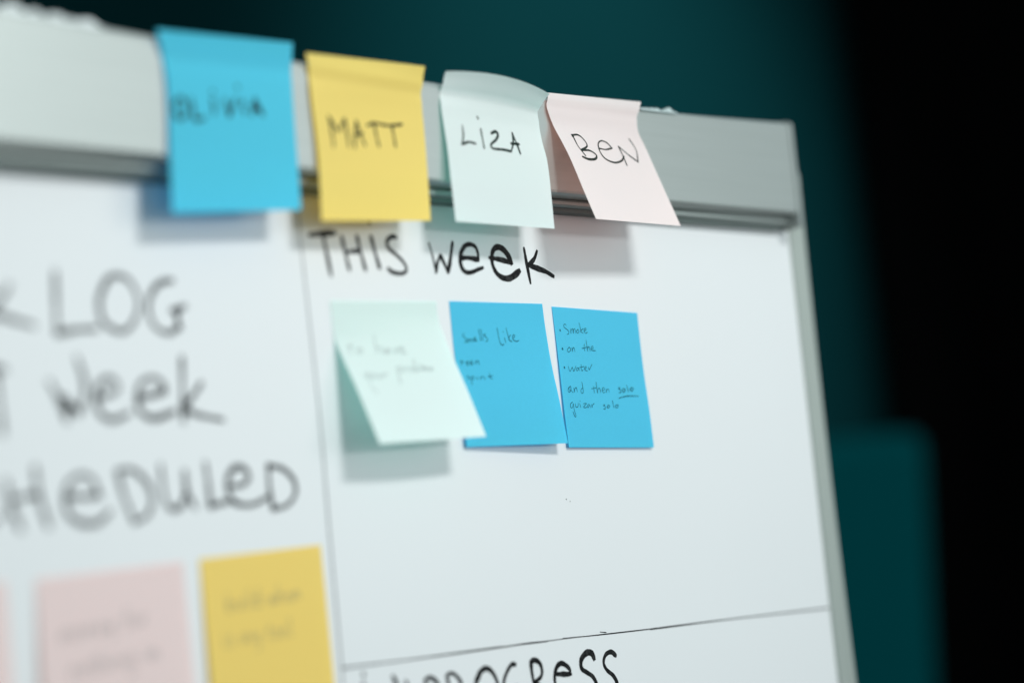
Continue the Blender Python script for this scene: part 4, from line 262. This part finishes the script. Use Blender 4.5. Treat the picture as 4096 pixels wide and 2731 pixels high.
# ------------------------------------------------------------------ sticky notes
INFO = {
 'olivia': ('blue', 'pen_header', 'blue sticky note reading OLIVIA hung over the grey bar', 'name notes hung from the top bar'),
 'matt': ('yellow', 'pen_header', 'yellow sticky note reading MATT hung over the grey bar', 'name notes hung from the top bar'),
 'liza': ('mint', 'pen_header', 'pale mint sticky note reading LiZA with a curled top on the grey bar', 'name notes hung from the top bar'),
 'ben': ('pink', 'pen_header', 'pale pink sticky note reading BeN swinging out from the grey bar', 'name notes hung from the top bar'),
 'lg': ('mint', 'pen_grey', 'pale mint sticky note lifting far off the board under the words THIS week', 'task notes stuck on the board'),
 'b2': ('blue', 'pen_blue', 'blue sticky note with the word like, between mint note and smoke on the water note', 'task notes stuck on the board'),
 'smoke': ('blue', 'pen_blue', 'blue sticky note listing smoke, on the, water, guitar solo', 'task notes stuck on the board'),
 'yel': ('yellow', 'pen_grey', 'yellow sticky note at the bottom edge beside the vertical line', 'task notes stuck on the board'),
 'pink': ('pink', 'pen_grey', 'large blurred pink sticky note at bottom left beside the yellow one', 'task notes stuck on the board'),
 'pinkl': ('pink', 'pen_grey', 'pink sticky note cut off by the left edge of the photo', 'task notes stuck on the board'),
}
for k, nd in NOTES.items():
    pm, im, lab, grp = INFO[k]
    root = thing('sticky_note', lab, 'sticky note', grp)
    nu, nv = 24, 32
    V = [P(*surf(nd, i/nu, j/nv)) for j in range(nv+1) for i in range(nu+1)]
    F = [(j*(nu+1)+i, (j+1)*(nu+1)+i, (j+1)*(nu+1)+i+1, j*(nu+1)+i+1) for j in range(nv) for i in range(nu)]
    root.location = V[nu//2]
    Lc = root.location.copy()
    sh = mesh_obj('paper_sheet', [v-Lc for v in V], F, M[pm], root, True)
    def place(a, b, l, nd=nd, Lc=Lc):
        e = 1e-3
        p = Vector(surf(nd, a, b)); du = Vector(surf(nd, a+e, b))-p; dv = Vector(surf(nd, a, min(b+e, 1)))-p if b < 0.99 else p-Vector(surf(nd, a, b-e))
        n = du.cross(dv).normalized()
        if n.y > 0: n = -n
        q = p + n*(0.09+l*0.7)
        return P(*q)-Lc
    seed += 1
    V, F = ribbons(NOTE_INK[k], place, 79, 77, seed=seed)
    mesh_obj('writing', V, F, M[im], root)

# ------------------------------------------------------------------ scraps on the top edge
def scrap(name, x0, x1, n, hfun, label, m, cat, y0=-12.5):
    V = []; F = []
    for i in range(n+1):
        x = x0+(x1-x0)*i/n; h = hfun(x); zt0 = zt(x)
        jag = noise.noise(Vector((x*0.45, 0, 3)))
        for j in range(5):
            t = j/4
            V.append(P(x+0.5*noise.noise(Vector((x*.7, j, 1))), y0-2.6+2.4*t+1.8*noise.noise(Vector((x*0.6, t*2, 9)))*t, zt0-1.2+(h+1.2)*t+0.9*jag*t))
        for j in range(5):
            t = 1-j/4
            V.append(P(x, y0-1.2+4*t+1.8*noise.noise(Vector((x*0.6, t*2, 9)))*t, zt0+0.35+(h-0.5)*t+0.9*jag*t))
    for i in range(n):
        for j in range(9):
            a = i*10+j; F.append((a, a+10, a+11, a+1))
    o = mesh_obj(name, V, F, m, None, True)
    return tag(o, label, cat)
def h1(x):
    h = 0.2
    for c, wd, hh in ((-108, 8, 3.6), (-96, 5, 2.4), (-84, 7, 2.7), (-75, 4, 2.0), (-66.5, 6, 3.2), (-125, 9, 3.0)): h = max(h, hh*max(0, 1-abs((x-c)/wd)**1.6))
    return h+0.9*noise.noise(Vector((x*0.9, 2, 2)))+0.6*noise.noise(Vector((x*2.6, 5, 2)))
scrap('torn_paper_strip', -140, -58, 90, h1, 'ragged torn white paper left along the top edge of the bar at far left', M['paper'], 'paper scrap')
def h2(x):
    h = 0.3
    for c, wd, hh in ((354, 14, 1.1), (371.5, 3.4, 2.6)): h = max(h, hh*(max(0, 1-((x-c)/wd)**2))**0.5)
    return h
scrap('tape_scrap', 341, 378, 50, h2, 'tiny scrap of clear tape on the top bar right of the pink BeN note', M['tape'], 'tape', -14.2)

# ------------------------------------------------------------------ upholstered chair behind the board
ch = thing('upholstered_chair', 'dark teal high backed upholstered chair standing behind the board at lower right', 'chair')
ax = Vector((0.6128, -0.784, 0)).normalized()           # across the backrest
bk = Vector((0.784, 0.6128, 0)).normalized()
cr = Vector((1.935, 0.655, 0))-ax*0.020                          # right end of backrest
def cpart(name, u0, u1, d0, d1, z0, z1, m, bev):
    "u across from the right end (mm), d depth, z height above the floor"
    bm = bmesh.new(); vs = []
    for u in (u0, u1):
        for d in (d0, d1):
            for z in (z0, z1): vs.append(bm.verts.new(cr-ax*(u/1000)+bk*(d/1000)+Vector((0, 0, z/1000))))
    for f in ((0,1,3,2),(4,6,7,5),(0,4,5,1),(2,3,7,6),(0,2,6,4),(1,5,7,3)): bm.faces.new([vs[i] for i in f])
    bmesh.ops.recalc_face_normals(bm, faces=bm.faces[:])
    bmesh.ops.bevel(bm, geom=bm.edges[:], offset=bev/1000, segments=6, affect='EDGES', profile=0.6)
    me = bpy.data.meshes.new(name); bm.to_mesh(me); bm.free()
    for p in me.polygons: p.use_smooth = True
    o = bpy.data.objects.new(name, me); col.objects.link(o); me.materials.append(m); o.parent = ch; return o
bpr = cpart('backrest', 0, 640, 0, 110, 380, 1277, M['chair'], 32)
for v in bpr.data.vertices:                              # backrest narrows slightly downwards
    v.co -= ax*(max(0.0, 1.277-v.co.z)*0.07)*(1 if (v.co-cr).dot(ax) > -0.3 else -1)
cpart('seat', 20, 620, -520, 2, 300, 450, M['chair'], 45)
cpart('armrest', -40, 40, -520, 0, 300, 640, M['chair'], 35)
cpart('armrest', 600, 680, -520, 0, 300, 640, M['chair'], 35)
for u in (40, 600):
    for d in (-480, 60): cpart('leg', u-18, u+18, d-18, d+18, 1, 310, M['leg'], 6)
